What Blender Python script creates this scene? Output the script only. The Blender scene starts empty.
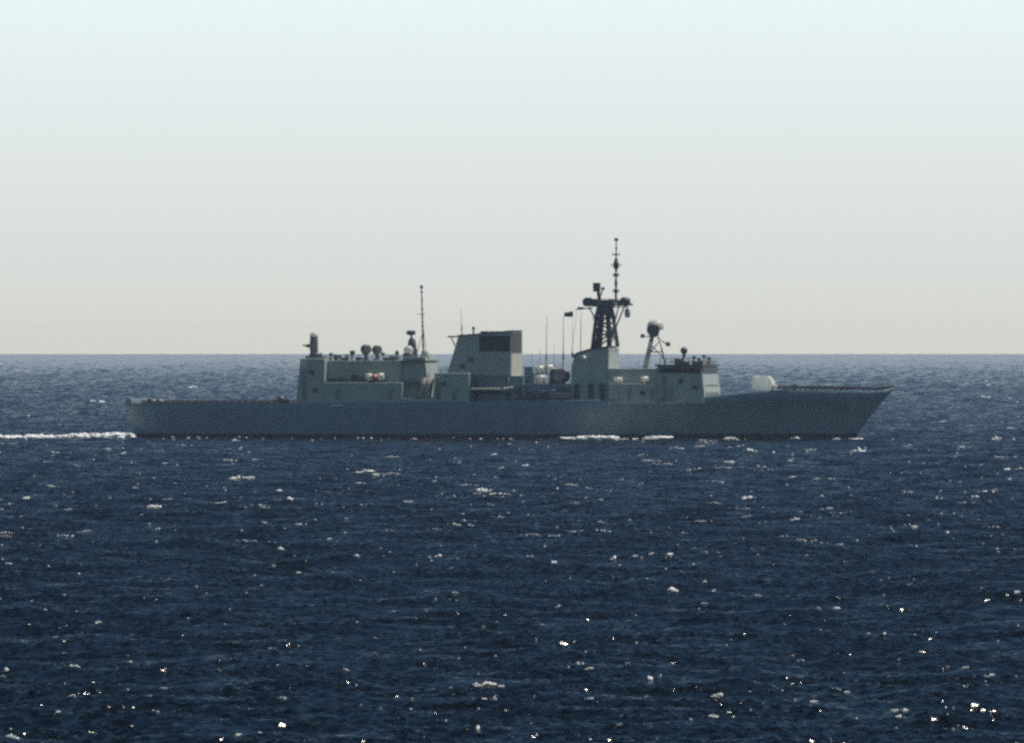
import bpy, bmesh, math, random
import numpy as np
from mathutils import Vector, Matrix, noise as mnoise

random.seed(11)
scene = bpy.context.scene
COL = scene.collection
R = math.radians

# ------------------------------------------------------------------ camera
F_PX = 8790.0            # focal length in picture widths * 1024
DIST = 1500.0            # camera to ship
CAM_H = 15.93
HZ = 343.6               # true horizontal, rows from the top
cd = bpy.data.cameras.new('camera')
cam = bpy.data.objects.new('camera', cd)
COL.objects.link(cam)
cam.location = (0, -DIST, CAM_H)
cam.rotation_euler = (R(90) - math.atan((371.5 - HZ) / F_PX), 0, 0)
cd.sensor_width = 36.0
cd.lens = F_PX / 1024 * 36.0
cd.clip_start = 1.0
cd.clip_end = 200000.0
scene.camera = cam

# ------------------------------------------------------------------ sky, sun, exposure
SUN_EL, SUN_AZ = R(60), R(66)         # azimuth from the view direction (+Y) towards +X
w = bpy.data.worlds.new('World')
scene.world = w
w.use_nodes = True
nt = w.node_tree
nt.nodes.clear()
sky = nt.nodes.new('ShaderNodeTexSky')
sky.sky_type = 'NISHITA'
sky.sun_disc = False
sky.sun_elevation = SUN_EL
sky.sun_rotation = SUN_AZ
sky.altitude = 0
sky.air_density = 1.0
sky.dust_density = 0.4
sky.ozone_density = 2.5
EXPOSURE = -0.1
bg = nt.nodes.new('ShaderNodeBackground')
bg.inputs['Strength'].default_value = 0.05
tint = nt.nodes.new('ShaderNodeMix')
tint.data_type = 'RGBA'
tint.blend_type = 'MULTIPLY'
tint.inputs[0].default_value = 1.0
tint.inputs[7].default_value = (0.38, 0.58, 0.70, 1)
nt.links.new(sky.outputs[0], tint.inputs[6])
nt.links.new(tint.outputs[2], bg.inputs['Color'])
# sky behind the camera is brightened as added fill for the ship's shaded side
# bright milky air low over the sea, thinning into the blue sky above
wtc = nt.nodes.new('ShaderNodeTexCoord')
wsep = nt.nodes.new('ShaderNodeSeparateXYZ')
nt.links.new(wtc.outputs['Generated'], wsep.inputs[0])
wr = nt.nodes.new('ShaderNodeValToRGB')
el = wr.color_ramp.elements
K = 1 / 2 ** EXPOSURE
for i_, (p_, c_) in enumerate(((0.0, (1.1308, 1.0811, 0.8361)), (0.038, (1.1425, 1.0997, 0.8587)), (0.044, (1.0629, 1.0308, 0.8272)), (0.052, (0.9861, 0.9646, 0.7972)), (0.064, (0.9157, 0.9045, 0.7709)), (0.08, (0.8617, 0.8592, 0.7526)), (0.11, (0.8109, 0.8185, 0.7392)), (0.16, (0.7773, 0.7954, 0.7387)), (0.24, (0.7631, 0.7936, 0.7551)), (0.36, (0.7677, 0.814, 0.7918)), (0.54, (0.7915, 0.8605, 0.8559)), (0.84, (0.8452, 0.9518, 0.9722)))):
    e_ = el[i_] if i_ < 2 else el.new(p_)
    e_.position = p_
    e_.color = tuple(q * K for q in c_) + (1,)
wz = nt.nodes.new('ShaderNodeMath')
wz.operation = 'MULTIPLY'
wz.inputs[1].default_value = 20.0
nt.links.new(wsep.outputs['Z'], wz.inputs[0])
nt.links.new(wz.outputs[0], wr.inputs['Fac'])
bg2 = nt.nodes.new('ShaderNodeBackground')
nt.links.new(wr.outputs['Color'], bg2.inputs['Color'])
wm = nt.nodes.new('ShaderNodeMapRange')
wm.interpolation_type = 'SMOOTHSTEP'
wm.inputs['From Min'].default_value = 0.042
wm.inputs['From Max'].default_value = 0.088
nt.links.new(wsep.outputs['Z'], wm.inputs['Value'])
wx = nt.nodes.new('ShaderNodeMixShader')
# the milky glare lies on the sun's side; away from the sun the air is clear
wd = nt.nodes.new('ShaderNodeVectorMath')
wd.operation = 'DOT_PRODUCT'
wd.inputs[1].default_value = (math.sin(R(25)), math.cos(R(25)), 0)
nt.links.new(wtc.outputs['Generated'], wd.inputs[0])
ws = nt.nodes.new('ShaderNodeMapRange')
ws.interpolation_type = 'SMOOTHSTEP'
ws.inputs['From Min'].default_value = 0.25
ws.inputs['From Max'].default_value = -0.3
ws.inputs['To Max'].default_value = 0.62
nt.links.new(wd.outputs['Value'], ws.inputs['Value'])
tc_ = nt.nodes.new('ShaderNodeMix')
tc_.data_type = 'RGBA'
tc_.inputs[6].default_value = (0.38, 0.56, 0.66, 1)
tc_.inputs[7].default_value = (1.35, 1.75, 1.45, 1)  # extra brightness away from the sun, put in to fill the hull's shade
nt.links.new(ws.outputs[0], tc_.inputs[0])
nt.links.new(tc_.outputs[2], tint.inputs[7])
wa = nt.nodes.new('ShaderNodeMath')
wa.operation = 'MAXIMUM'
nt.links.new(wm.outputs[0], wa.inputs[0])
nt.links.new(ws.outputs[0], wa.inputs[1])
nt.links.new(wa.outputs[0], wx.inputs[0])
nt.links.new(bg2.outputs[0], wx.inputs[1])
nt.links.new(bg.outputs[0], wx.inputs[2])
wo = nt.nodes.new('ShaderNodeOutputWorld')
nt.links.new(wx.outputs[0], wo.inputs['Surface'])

sd = bpy.data.lights.new('sun', 'SUN')
sd.energy = 5.0
sd.angle = R(0.5)
sd.color = (1.0, 0.95, 0.86)
sun = bpy.data.objects.new('sun', sd)
COL.objects.link(sun)
sdir = Vector((math.sin(SUN_AZ) * math.cos(SUN_EL), math.cos(SUN_AZ) * math.cos(SUN_EL), math.sin(SUN_EL)))
sun.rotation_euler = sdir.to_track_quat('Z', 'Y').to_euler()
sun.location = (200, 200, 300)

scene.view_settings.view_transform = 'Standard'
scene.view_settings.look = 'None'
scene.view_settings.gamma = 1
scene.view_settings.use_curve_mapping = False
scene.view_settings.exposure = EXPOSURE
scene.render.engine = 'CYCLES'
scene.cycles.use_denoising = False
scene.cycles.denoiser = 'OPENIMAGEDENOISE'
scene.cycles.denoising_input_passes = 'RGB_ALBEDO_NORMAL'
scene.cycles.pixel_filter_type = 'BLACKMAN_HARRIS'
scene.cycles.filter_width = 2.7
scene.cycles.max_bounces = 6
scene.cycles.volume_bounces = 0


# ------------------------------------------------------------------ materials
def mat_new(name):
    m = bpy.data.materials.new(name)
    m.use_nodes = True
    t = m.node_tree
    b = t.nodes['Principled BSDF']
    return m, t, b


def paint(name, col, rough=0.5, var=0.18, scale=0.35, streak=True, metal=0.0):
    """painted steel: blotchy fading and vertical weather streaks, in the object's own space"""
    m, t, b = mat_new(name)
    tc = t.nodes.new('ShaderNodeTexCoord')
    mp = t.nodes.new('ShaderNodeMapping')
    mp.inputs['Scale'].default_value = (1.6, 1.6, 0.25) if streak else (1, 1, 1)
    t.links.new(tc.outputs['Object'], mp.inputs['Vector'])
    n = t.nodes.new('ShaderNodeTexNoise')
    n.inputs['Scale'].default_value = scale
    n.inputs['Detail'].default_value = 6
    n.inputs['Roughness'].default_value = 0.65
    t.links.new(mp.outputs[0], n.inputs['Vector'])
    r = t.nodes.new('ShaderNodeValToRGB')
    r.color_ramp.elements[0].position = 0.3
    r.color_ramp.elements[1].position = 0.72
    r.color_ramp.elements[0].color = tuple(c * (1 - var) for c in col) + (1,)
    r.color_ramp.elements[1].color = tuple(min(.9, c * (1 + var)) for c in col) + (1,)
    t.links.new(n.outputs['Fac'], r.inputs['Fac'])
    if streak and max(col) > 0.12:
        n3 = t.nodes.new('ShaderNodeTexNoise')
        n3.inputs['Scale'].default_value = 0.9
        n3.inputs['Detail'].default_value = 8
        n3.inputs['Roughness'].default_value = 0.7
        t.links.new(mp.outputs[0], n3.inputs['Vector'])
        rr_ = t.nodes.new('ShaderNodeMapRange')
        rr_.inputs['From Min'].default_value = 0.60
        rr_.inputs['From Max'].default_value = 0.76
        rr_.inputs['To Max'].default_value = 0.35
        t.links.new(n3.outputs['Fac'], rr_.inputs['Value'])
        mxr = t.nodes.new('ShaderNodeMix')
        mxr.data_type = 'RGBA'
        mxr.inputs[7].default_value = (0.10, 0.065, 0.045, 1)
        t.links.new(rr_.outputs[0], mxr.inputs[0])
        t.links.new(r.outputs['Color'], mxr.inputs[6])
        t.links.new(mxr.outputs[2], b.inputs['Base Color'])
    else:
        t.links.new(r.outputs['Color'], b.inputs['Base Color'])
    b.inputs['Roughness'].default_value = rough
    b.inputs['Metallic'].default_value = metal
    return m


M = {}
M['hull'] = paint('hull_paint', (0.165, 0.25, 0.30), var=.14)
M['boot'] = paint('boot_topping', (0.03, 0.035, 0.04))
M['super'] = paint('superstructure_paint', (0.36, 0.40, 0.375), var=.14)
M['olive'] = paint('olive_paint', (0.40, 0.42, 0.34))  # olive tone of the recessed hangar side and the trestle
M['dark'] = paint('dark_fittings', (0.05, 0.06, 0.065), var=0.3)
M['mast'] = paint('mast_paint', (0.085, 0.095, 0.105), var=0.25)
M['black'] = paint('louvre_black', (0.025, 0.027, 0.035), var=0.3)
M['deck'] = paint('deck_paint', (0.16, 0.15, 0.145), rough=0.8, streak=False)
M['white'] = paint('white_gel_coat', (0.80, 0.78, 0.72), rough=0.35, var=0.06)
M['pale'] = paint('pale_grey_paint', (0.42, 0.43, 0.41), var=0.12)
M['grey_red'] = paint('mauve_grey_paint', (0.20, 0.17, 0.18), var=0.2)  # mauve grey: shade coloured into the gun housing, also the wind screen
M['tan'] = paint('dark_tan_paint', (0.15, 0.135, 0.115), var=0.3)  # dark tan of the front louvre and the bridge's lower front
M['cream'] = paint('lit_cream_paint', (0.52, 0.49, 0.42), var=0.12)
M['pink'] = paint('faded_red_cover', (0.42, 0.29, 0.27), var=0.2)
M['net'] = paint('net_frame_paint', (0.30, 0.22, 0.21), var=0.2)
M['orange'] = paint('orange_fabric', (0.62, 0.23, 0.06), var=0.2)
M['rubber'] = paint('grey_rubber', (0.36, 0.37, 0.33), rough=0.6, var=0.2)
m, t, b = mat_new('canvas_cover')
b.inputs['Base Color'].default_value = (.90, .89, .84, 1)
b.inputs['Roughness'].default_value = 0.32
tr = t.nodes.new('ShaderNodeBsdfTranslucent')
mx = t.nodes.new('ShaderNodeMixShader')
mx.inputs[0].default_value = 0.5
tr.inputs['Color'].default_value = (.93, .92, .88, 1)
t.links.new(b.outputs[0], mx.inputs[1])
t.links.new(tr.outputs[0], mx.inputs[2])
t.links.new(mx.outputs[0], t.nodes['Material Output'].inputs['Surface'])
M['canvas'] = m
m, t, b = mat_new('bridge_glass')
b.inputs['Base Color'].default_value = (0.01, 0.014, 0.018, 1)
b.inputs['Roughness'].default_value = 0.25
b.inputs['Specular IOR Level'].default_value = 0.25
M['glass'] = m

m, t, b = mat_new('sea_foam')
n = t.nodes.new('ShaderNodeTexNoise')
n.inputs['Scale'].default_value = 3.0
n.inputs['Detail'].default_value = 5
g = t.nodes.new('ShaderNodeNewGeometry')
t.links.new(g.outputs['Position'], n.inputs['Vector'])
r = t.nodes.new('ShaderNodeValToRGB')
r.color_ramp.elements[0].color = (0.85, 0.88, 0.9, 1)
r.color_ramp.elements[1].color = (0.97, 0.97, 0.96, 1)
t.links.new(n.outputs['Fac'], r.inputs['Fac'])
b.inputs['Roughness'].default_value = 0.8
t.links.new(r.outputs[0], b.inputs['Base Color'])
b.inputs['Subsurface Weight'].default_value = 1.0
b.inputs['Subsurface Radius'].default_value = (1, 1, 1)
b.inputs['Subsurface Scale'].default_value = 0.5
M['foam'] = m

# water: dark body colour, capillary ripples finer than the mesh, foam streaks on breaking crests
m, t, b = mat_new('sea_water')
b.inputs['Base Color'].default_value = (0.0008, 0.003, 0.0055, 1)
b.inputs['Roughness'].default_value = 0.13
b.inputs['IOR'].default_value = 1.333
g = t.nodes.new('ShaderNodeNewGeometry')
n = t.nodes.new('ShaderNodeTexNoise')
n.inputs['Scale'].default_value = 3.2
n.inputs['Detail'].default_value = 4
n.inputs['Roughness'].default_value = 0.6
t.links.new(g.outputs['Position'], n.inputs['Vector'])
bp = t.nodes.new('ShaderNodeBump')
bp.inputs['Strength'].default_value = 0.45
bp.inputs['Distance'].default_value = 0.07
t.links.new(n.outputs['Fac'], bp.inputs['Height'])
t.links.new(bp.outputs[0], b.inputs['Normal'])
at = t.nodes.new('ShaderNodeAttribute')
at.attribute_name = 'foam'
n2 = t.nodes.new('ShaderNodeTexNoise')
n2.inputs['Scale'].default_value = 1.7
n2.inputs['Detail'].default_value = 7
n2.inputs['Roughness'].default_value = 0.7
t.links.new(g.outputs['Position'], n2.inputs['Vector'])
ad = t.nodes.new('ShaderNodeMath')
ad.operation = 'ADD'
t.links.new(at.outputs['Fac'], ad.inputs[0])
t.links.new(n2.outputs['Fac'], ad.inputs[1])
mr = t.nodes.new('ShaderNodeMapRange')
mr.inputs['From Min'].default_value = 1.02
mr.inputs['From Max'].default_value = 1.3
t.links.new(ad.outputs[0], mr.inputs['Value'])
fd = t.nodes.new('ShaderNodeBsdfDiffuse')
fd.inputs['Color'].default_value = (0.75, 0.79, 0.82, 1)
mx = t.nodes.new('ShaderNodeMixShader')
t.links.new(mr.outputs[0], mx.inputs[0])
t.links.new(b.outputs[0], mx.inputs[1])
t.links.new(fd.outputs[0], mx.inputs[2])
t.links.new(mx.outputs[0], t.nodes['Material Output'].inputs['Surface'])
M['water'] = m


# ------------------------------------------------------------------ sea surface
def wave_tile(L, N, lmin, lmax, lpeak, wind, spread, mss, seed):
    """one periodic patch of wind sea: height, horizontal shift towards the crests, and folding"""
    rng = np.random.default_rng(seed)
    k1 = np.fft.fftfreq(N, L / N) * 2 * np.pi
    kx, ky = np.meshgrid(k1, k1, indexing='xy')
    k = np.hypot(kx, ky)
    k[0, 0] = 1e9
    P = np.exp(-(2 * np.pi / lpeak / k) ** 2) * k ** -4.0
    c = (kx * math.cos(wind) + ky * math.sin(wind)) / k
    P *= (spread + (1 - spread) * np.abs(c) ** 3)
    P[(k < 2 * np.pi / lmax) | (k > 2 * np.pi / lmin)] = 0
    A = np.sqrt(P) * (rng.normal(size=(N, N)) + 1j * rng.normal(size=(N, N)))
    ift = lambda a: np.real(np.fft.ifft2(a))
    sx, sy = ift(1j * kx * A), ift(1j * ky * A)
    s = math.sqrt(mss / (sx.var() + sy.var()))
    A = A * s
    hgt = ift(A)
    dx, dy = ift(1j * kx / k * A), ift(1j * ky / k * A)
    jxx, jyy, jxy = ift(-kx * kx / k * A), ift(-ky * ky / k * A), ift(-kx * ky / k * A)
    J = (1 + jxx) * (1 + jyy) - jxy ** 2
    return dict(L=L, N=N, h=hgt, dx=dx, dy=dy, J=J)


def samp(T, key, x, y, rot):
    L, N = T['L'], T['N']
    c, s = math.cos(rot), math.sin(rot)
    u = ((x * c + y * s) / L * N)
    v = ((-x * s + y * c) / L * N)
    i = np.floor(u).astype(np.int64)
    j = np.floor(v).astype(np.int64)
    fu, fv = u - i, v - j
    a = T[key]
    i0, j0 = i % N, j % N
    i1, j1 = (i + 1) % N, (j + 1) % N
    return (a[j0, i0] * (1 - fu) * (1 - fv) + a[j0, i1] * fu * (1 - fv)
            + a[j1, i0] * (1 - fu) * fv + a[j1, i1] * fu * fv)


TA = wave_tile(300.0, 1024, 3.0, 80.0, 18.0, R(-75), 0.7, 0.012, 3)
TB = wave_tile(67.0, 1024, 0.34, 2.4, 1.3, R(-75), 0.55, 0.10, 5)
TG = wave_tile(410.0, 512, 4.0, 60.0, 14.0, R(80), 0.8, 0.01, 9)
TG['h'] = 1 + 0.42 * np.tanh(TG['h'] / TG['h'].std())      # gusts roughen the small waves in patches
SEA_Z = -0.35
LAYERS = ((TA, 0.0), (TB, 0.37))


def sea_h(x, y):
    x, y = np.atleast_1d(np.asarray(x, float)), np.atleast_1d(np.asarray(y, float))
    gust = samp(TG, 'h', x, y, 0.2)
    return SEA_Z + sum(samp(T, 'h', x, y, r_) * (gust if T is TB else 1) for T, r_ in LAYERS)


def link_mesh(name, verts, faces, mat, parent=None, smooth=False):
    me = bpy.data.meshes.new(name)
    me.from_pydata(verts, [], faces)
    me.update()
    if smooth:
        me.polygons.foreach_set('use_smooth', [True] * len(me.polygons))
    o = bpy.data.objects.new(name, me)
    COL.objects.link(o)
    me.materials.append(mat)
    if parent:
        o.parent = parent
    return o


SEA_END = 13500.0


def make_sea():
    # a fan of rows and columns: finest where one sees single ripples, wide and coarse outside
    us = list(np.linspace(-0.078, 0.078, 560))
    st = us[1] - us[0]
    right = []
    u = us[-1]
    while u < 1.6:
        st *= 1.13
        u += st
        right.append(u)
    us = np.array([-q for q in reversed(right)] + us + right)
    ds = [25.0]
    while ds[-1] < SEA_END:
        d = ds[-1]
        if d < 285:
            s = max(0.15, min(6.0, (300 - d) * 0.08))
        elif d < 700:
            s = d * 0.0003
        else:
            s = d * 0.0003 * (d / 700) ** 0.75
        ds.append(d + s)
    ds[-1] = SEA_END
    ds = np.array(ds)
    nr, nc = len(ds), len(us)
    D, U = np.meshgrid(ds, us, indexing='ij')
    X = (D * U).ravel()
    Y = (D - DIST).ravel()
    Z = np.full_like(X, SEA_Z)
    DX = np.zeros_like(X)
    DY = np.zeros_like(X)
    foam = np.zeros_like(X)
    for T, rot in LAYERS:
        amp = samp(TG, 'h', X, Y, 0.2) if T is TB else 1.0
        Z += samp(T, 'h', X, Y, rot) * amp
        c, s = math.cos(rot), math.sin(rot)
        a, b_ = samp(T, 'dx', X, Y, rot) * amp, samp(T, 'dy', X, Y, rot) * amp
        DX += a * c - b_ * s
        DY += a * s + b_ * c
    J = samp(TA, 'J', X, Y, 0.0)
    foam = np.clip((0.66 - J) / 0.25, 0, 1) * 0.75
    co = np.stack([X + 0.9 * DX, Y + 0.9 * DY, Z], 1).astype(np.float32)
    idx = np.arange(nr * nc).reshape(nr, nc)
    q = np.stack([idx[:-1, :-1], idx[:-1, 1:], idx[1:, 1:], idx[1:, :-1]], -1).reshape(-1, 4)
    me = bpy.data.meshes.new('water')
    nq = len(q)
    me.vertices.add(nr * nc)
    me.vertices.foreach_set('co', co.ravel())
    me.loops.add(nq * 4)
    me.loops.foreach_set('vertex_index', q.ravel().astype(np.int32))
    me.polygons.add(nq)
    me.polygons.foreach_set('loop_start', np.arange(0, nq * 4, 4, dtype=np.int32))
    me.polygons.foreach_set('loop_total', np.full(nq, 4, dtype=np.int32))
    me.polygons.foreach_set('use_smooth', np.ones(nq, dtype=bool))
    me.update(calc_edges=True)
    at_ = me.attributes.new('foam', 'FLOAT', 'POINT')
    at_.data.foreach_set('value', foam.astype(np.float32))
    me.materials.append(M['water'])
    o = bpy.data.objects.new('water', me)
    COL.objects.link(o)
    o['kind'] = 'structure'
    o['label'] = 'dark blue choppy open sea reaching to the horizon'
    o['category'] = 'sea'
    print('sea', nr, nc)
    return o


make_sea()

# ------------------------------------------------------------------ haze
hm = bpy.data.materials.new('haze')
hm.use_nodes = True
ht = hm.node_tree
ht.nodes.clear()
pv = ht.nodes.new('ShaderNodeVolumePrincipled')
pv.inputs['Color'].default_value = (0.57, 0.71, 1.0, 1)
pv.inputs['Density'].default_value = 5.8e-5
pv.inputs['Anisotropy'].default_value = 0.3
ho = ht.nodes.new('ShaderNodeOutputMaterial')
ht.links.new(pv.outputs[0], ho.inputs['Volume'])
bx0, bx1, by0, by1, bz0, bz1 = -23000, 23000, -DIST - 60, SEA_END - DIST + 150, -4.0, 42.0
hv = [(x, y, z) for z in (bz0, bz1) for x, y in ((bx0, by0), (bx1, by0), (bx1, by1), (bx0, by1))]
haze = link_mesh('haze', hv, [(3, 2, 1, 0), (4, 5, 6, 7), (0, 1, 5, 4), (1, 2, 6, 5), (2, 3, 7, 6), (3, 0, 4, 7)], hm)
haze['kind'] = 'stuff'
haze['label'] = 'thin pale sea haze lying over the water'
haze['category'] = 'haze'

# ------------------------------------------------------------------ ship: helpers
YAW = R(-12)
SHIP_C, SHIP_S = math.cos(YAW), math.sin(YAW)


def L(px, py, y=0.0):
    """read a length and a height on the ship off the photograph, for something standing y metres off the centre line"""
    x = 0.0
    for _ in range(4):
        yw = x * SHIP_S + y * SHIP_C
        xw = (px - 512) * (DIST + yw) / F_PX
        x = (xw + y * SHIP_S) / SHIP_C
    z = CAM_H - (py - HZ) * (DIST + yw) / F_PX
    return x, z


ship = bpy.data.objects.new('frigate', None)
COL.objects.link(ship)
ship.rotation_euler = (0, 0, YAW)
ship['label'] = 'long grey-green naval frigate steaming to the right across the sea'
ship['category'] = 'warship'


class MB:
    def __init__(self):
        self.bm = bmesh.new()

    def prism(self, poly, hb, ht=None, smooth=False):
        """outline in (x, z) reaching from -half breadth to +half breadth; sides lean from hb at the foot to ht at the top"""
        ht = hb if ht is None else ht
        zs = [p[1] for p in poly]
        z0, z1 = min(zs), max(zs)
        f = lambda z: hb + (ht - hb) * (z - z0) / max(1e-6, z1 - z0)
        a = [self.bm.verts.new((x, -f(z), z)) for x, z in poly]
        b_ = [self.bm.verts.new((x, f(z), z)) for x, z in poly]
        self.bm.faces.new(a)
        self.bm.faces.new(list(reversed(b_)))
        n_ = len(poly)
        for i in range(n_):
            j = (i + 1) % n_
            self.bm.faces.new((a[j], a[i], b_[i], b_[j]))
        return self

    def box(self, x0, x1, y0, y1, z0, z1):
        v = [self.bm.verts.new(p) for p in ((x0, y0, z0), (x1, y0, z0), (x1, y1, z0), (x0, y1, z0),
                                            (x0, y0, z1), (x1, y0, z1), (x1, y1, z1), (x0, y1, z1))]
        for f in ((3, 2, 1, 0), (4, 5, 6, 7), (0, 1, 5, 4), (1, 2, 6, 5), (2, 3, 7, 6), (3, 0, 4, 7)):
            self.bm.faces.new([v[i] for i in f])
        return self

    def rings(self, rings, cap=True):
        vs = [[self.bm.verts.new(p) for p in r_] for r_ in rings]
        n_ = len(vs[0])
        for a, b_ in zip(vs[:-1], vs[1:]):
            for i in range(n_):
                j = (i + 1) % n_
                f = self.bm.faces.new((a[i], a[j], b_[j], b_[i]))
                f.smooth = True
        if cap:
            self.bm.faces.new(list(reversed(vs[0])))
            self.bm.faces.new(vs[-1])
        return self

    def tube(self, p, q, r0, r1=None, n=8):
        p, q = Vector(p), Vector(q)
        r1 = r0 if r1 is None else r1
        d = (q - p).normalized()
        a = d.orthogonal().normalized()
        b_ = d.cross(a)
        ring = lambda c, r_: [c + (a * math.cos(2 * math.pi * i / n) + b_ * math.sin(2 * math.pi * i / n)) * r_ for i in range(n)]
        return self.rings([ring(p, r0), ring(q, r1)])

    def path(self, pts, r, n=6):
        for p, q in zip(pts[:-1], pts[1:]):
            self.tube(p, q, r, r, n)
        return self

    def lathe(self, c, prof, n=20):
        """profile of (radius, height) turned round a vertical axis at c"""
        c = Vector(c)
        self.rings([[c + Vector((max(r_, 0.004) * math.cos(2 * math.pi * i / n), max(r_, 0.004) * math.sin(2 * math.pi * i / n), z))
                     for i in range(n)] for r_, z in prof])
        return self

    def ball(self, c, r, squash=1.0, n=20):
        return self.lathe(c, [(r * math.sin(math.pi * k / 10), -r * squash * math.cos(math.pi * k / 10)) for k in range(11)], n)

    def drum(self, c, r, half, axis, n=20):
        a = Vector(axis).normalized()
        u = a.orthogonal().normalized()
        v = a.cross(u)
        c = Vector(c)
        ring = lambda off, rr: [c + a * off + (u * math.cos(2 * math.pi * i / n) + v * math.sin(2 * math.pi * i / n)) * rr for i in range(n)]
        return self.rings([ring(-half, r * .8), ring(-half * .8, r), ring(half * .8, r), ring(half, r * .8)])

    def build(self, name, mat, parent=None, bevel=0.0, label=None):
        bmesh.ops.recalc_face_normals(self.bm, faces=self.bm.faces)
        me = bpy.data.meshes.new(name)
        self.bm.to_mesh(me)
        self.bm.free()
        me.materials.append(mat)
        o = bpy.data.objects.new(name, me)
        COL.objects.link(o)
        if parent:
            o.parent = parent
        if bevel:
            bv = o.modifiers.new('bevel', 'BEVEL')
            bv.width = bevel
            bv.segments = 2
            bv.limit_method = 'ANGLE'
            bv.angle_limit = R(30)
        if label:
            o['label'] = label
        return o


def P(pts, y=0.0):
    return [L(px, py, y) for px, py in pts]


def V(px, py, y=0.0):
    x, z = L(px, py, y)
    return (x, y, z)


# ------------------------------------------------------------------ ship: hull
XS, XB = L(125, 403, -6.9)[0], L(895.5, 387)[0]
XS_W, XB_W = L(134, 437, -5.9)[0], L(856, 437)[0]
LEN = XB - XS
zd_tab = [(125, 401.5), (135, 403), (297, 403), (450, 401.5), (560, 400.5), (640, 399), (700, 397.2), (724, 394.5), (760, 390.2), (800, 389.6),
          (850, 390.5), (875, 391.2), (885, 389.5), (893, 386.5), (896, 385.5)]
zd_x = np.array([L(p, q, -4)[0] for p, q in zd_tab])
zd_z = np.array([L(p, q, -4)[1] for p, q in zd_tab])


def deck_z(x):
    return float(np.interp(x, zd_x, zd_z))


hb_s = [0, .04, .12, .25, .45, .62, .72, .80, .87, .92, .96, .985, 1.0]
hb_d = [6.9, 7.3, 7.9, 8.2, 8.2, 8.1, 7.7, 6.8, 5.4, 4.0, 2.5, 1.3, 0.12]
hb_w = [5.9, 6.3, 7.0, 7.5, 7.5, 7.0, 6.0, 4.7, 3.1, 2.0, 1.0, 0.45, 0.06]


def half_beam(s):
    return float(np.interp(s, hb_s, hb_d))


def make_hull():
    mb = MB()
    S_ = sorted(set(list(np.linspace(0, 1, 49)) + [.985, .97, .955]))
    T_ = [-0.45, -0.2, 0.0, 0.09, 0.3, 0.5, 0.68, 0.84, 1.0]
    rows = []
    for s in S_:
        x_d = XS + s * LEN
        zd = deck_z(x_d)
        half = []
        for t_ in T_:
            te = max(-0.4, t_)
            xs = XS_W + (XS - XS_W) * te
            # stem: raked, rounding under at the forefoot
            xb = XB_W + (XB - XB_W) * (te ** 1.15 if te > 0 else te * 0.9)
            x = xs + s * (xb - xs)
            z = t_ * zd
            g_ = max(0, t_)
            fl = g_ ** (1.0 + 0.9 * max(0, (s - .6) / .4))
            y = np.interp(s, hb_s, hb_w) * (1 - 0.5 * max(0, -t_)) * (1 - fl) + np.interp(s, hb_s, hb_d) * fl
            if t_ >= 0.84 and s > 0.3:
                y = max(y, np.interp(s, hb_s, hb_d) * (.985 if t_ < 1 else 1.0))
            half.append((x, float(y), z))
        rows.append(half)
    vs = {}
    for i, hrow in enumerate(rows):
        for j, (x, y, z) in enumerate(hrow):
            for sg in (-1, 1):
                vs[i, j, sg] = mb.bm.verts.new((x, sg * y, z))
    nt_ = len(T_)
    boot = []
    for i in range(len(rows) - 1):
        for j in range(nt_ - 1):
            for sg in (-1, 1):
                f = mb.bm.faces.new((vs[i, j, sg], vs[i + 1, j, sg], vs[i + 1, j + 1, sg], vs[i, j + 1, sg]))
                f.smooth = True
                if j < 3:
                    boot.append(f)
        mb.bm.faces.new((vs[i, nt_ - 1, -1], vs[i + 1, nt_ - 1, -1], vs[i + 1, nt_ - 1, 1], vs[i, nt_ - 1, 1]))
        mb.bm.faces.new((vs[i, 0, -1], vs[i + 1, 0, -1], vs[i + 1, 0, 1], vs[i, 0, 1]))
    for e in (0, len(rows) - 1):
        for j in range(nt_ - 1):
            mb.bm.faces.new((vs[e, j, -1], vs[e, j + 1, -1], vs[e, j + 1, 1], vs[e, j, 1]))
    for f in boot:
        f.material_index = 1
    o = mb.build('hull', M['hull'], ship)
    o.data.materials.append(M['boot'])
    return o


hull = make_hull()

# deck sheets a hand above the hull's top
mb = MB()
xs = np.linspace(XS + 0.4, L(296, 403)[0], 14)
top = [(x, half_beam((x - XS) / LEN) - .15, deck_z(x) + 0.04) for x in xs]
for (x0, y0, z0), (x1, y1, z1) in zip(top[:-1], top[1:]):
    v = [mb.bm.verts.new(p) for p in ((x0, -y0, z0), (x1, -y1, z1), (x1, y1, z1), (x0, y0, z0))]
    mb.bm.faces.new(v)
bmesh.ops.remove_doubles(mb.bm, verts=mb.bm.verts, dist=0.001)
mb.build('flight_deck', M['deck'], ship)


def rail(name, px0, px1, side, height, step, mat, rows=(1.0, .5), r=0.045, inset=0.15, parent=None):
    """stanchions and wires along the deck edge"""
    mb = MB()
    x0, x1 = L(px0, 400)[0], L(px1, 400)[0]
    n_ = max(2, int(abs(x1 - x0) / step))
    pts = []
    for i in range(n_ + 1):
        x = x0 + (x1 - x0) * i / n_
        y = side * (half_beam((x - XS) / LEN) - inset)
        z = deck_z(x)
        pts.append((x, y, z))
        mb.tube((x, y, z - .05), (x, y, z + height), r, n=5)
    for q in rows:
        mb.path([(x, y, z + height * q) for x, y, z in pts], r * .7, 5)
    return mb.build(name, mat, parent or ship)


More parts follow.
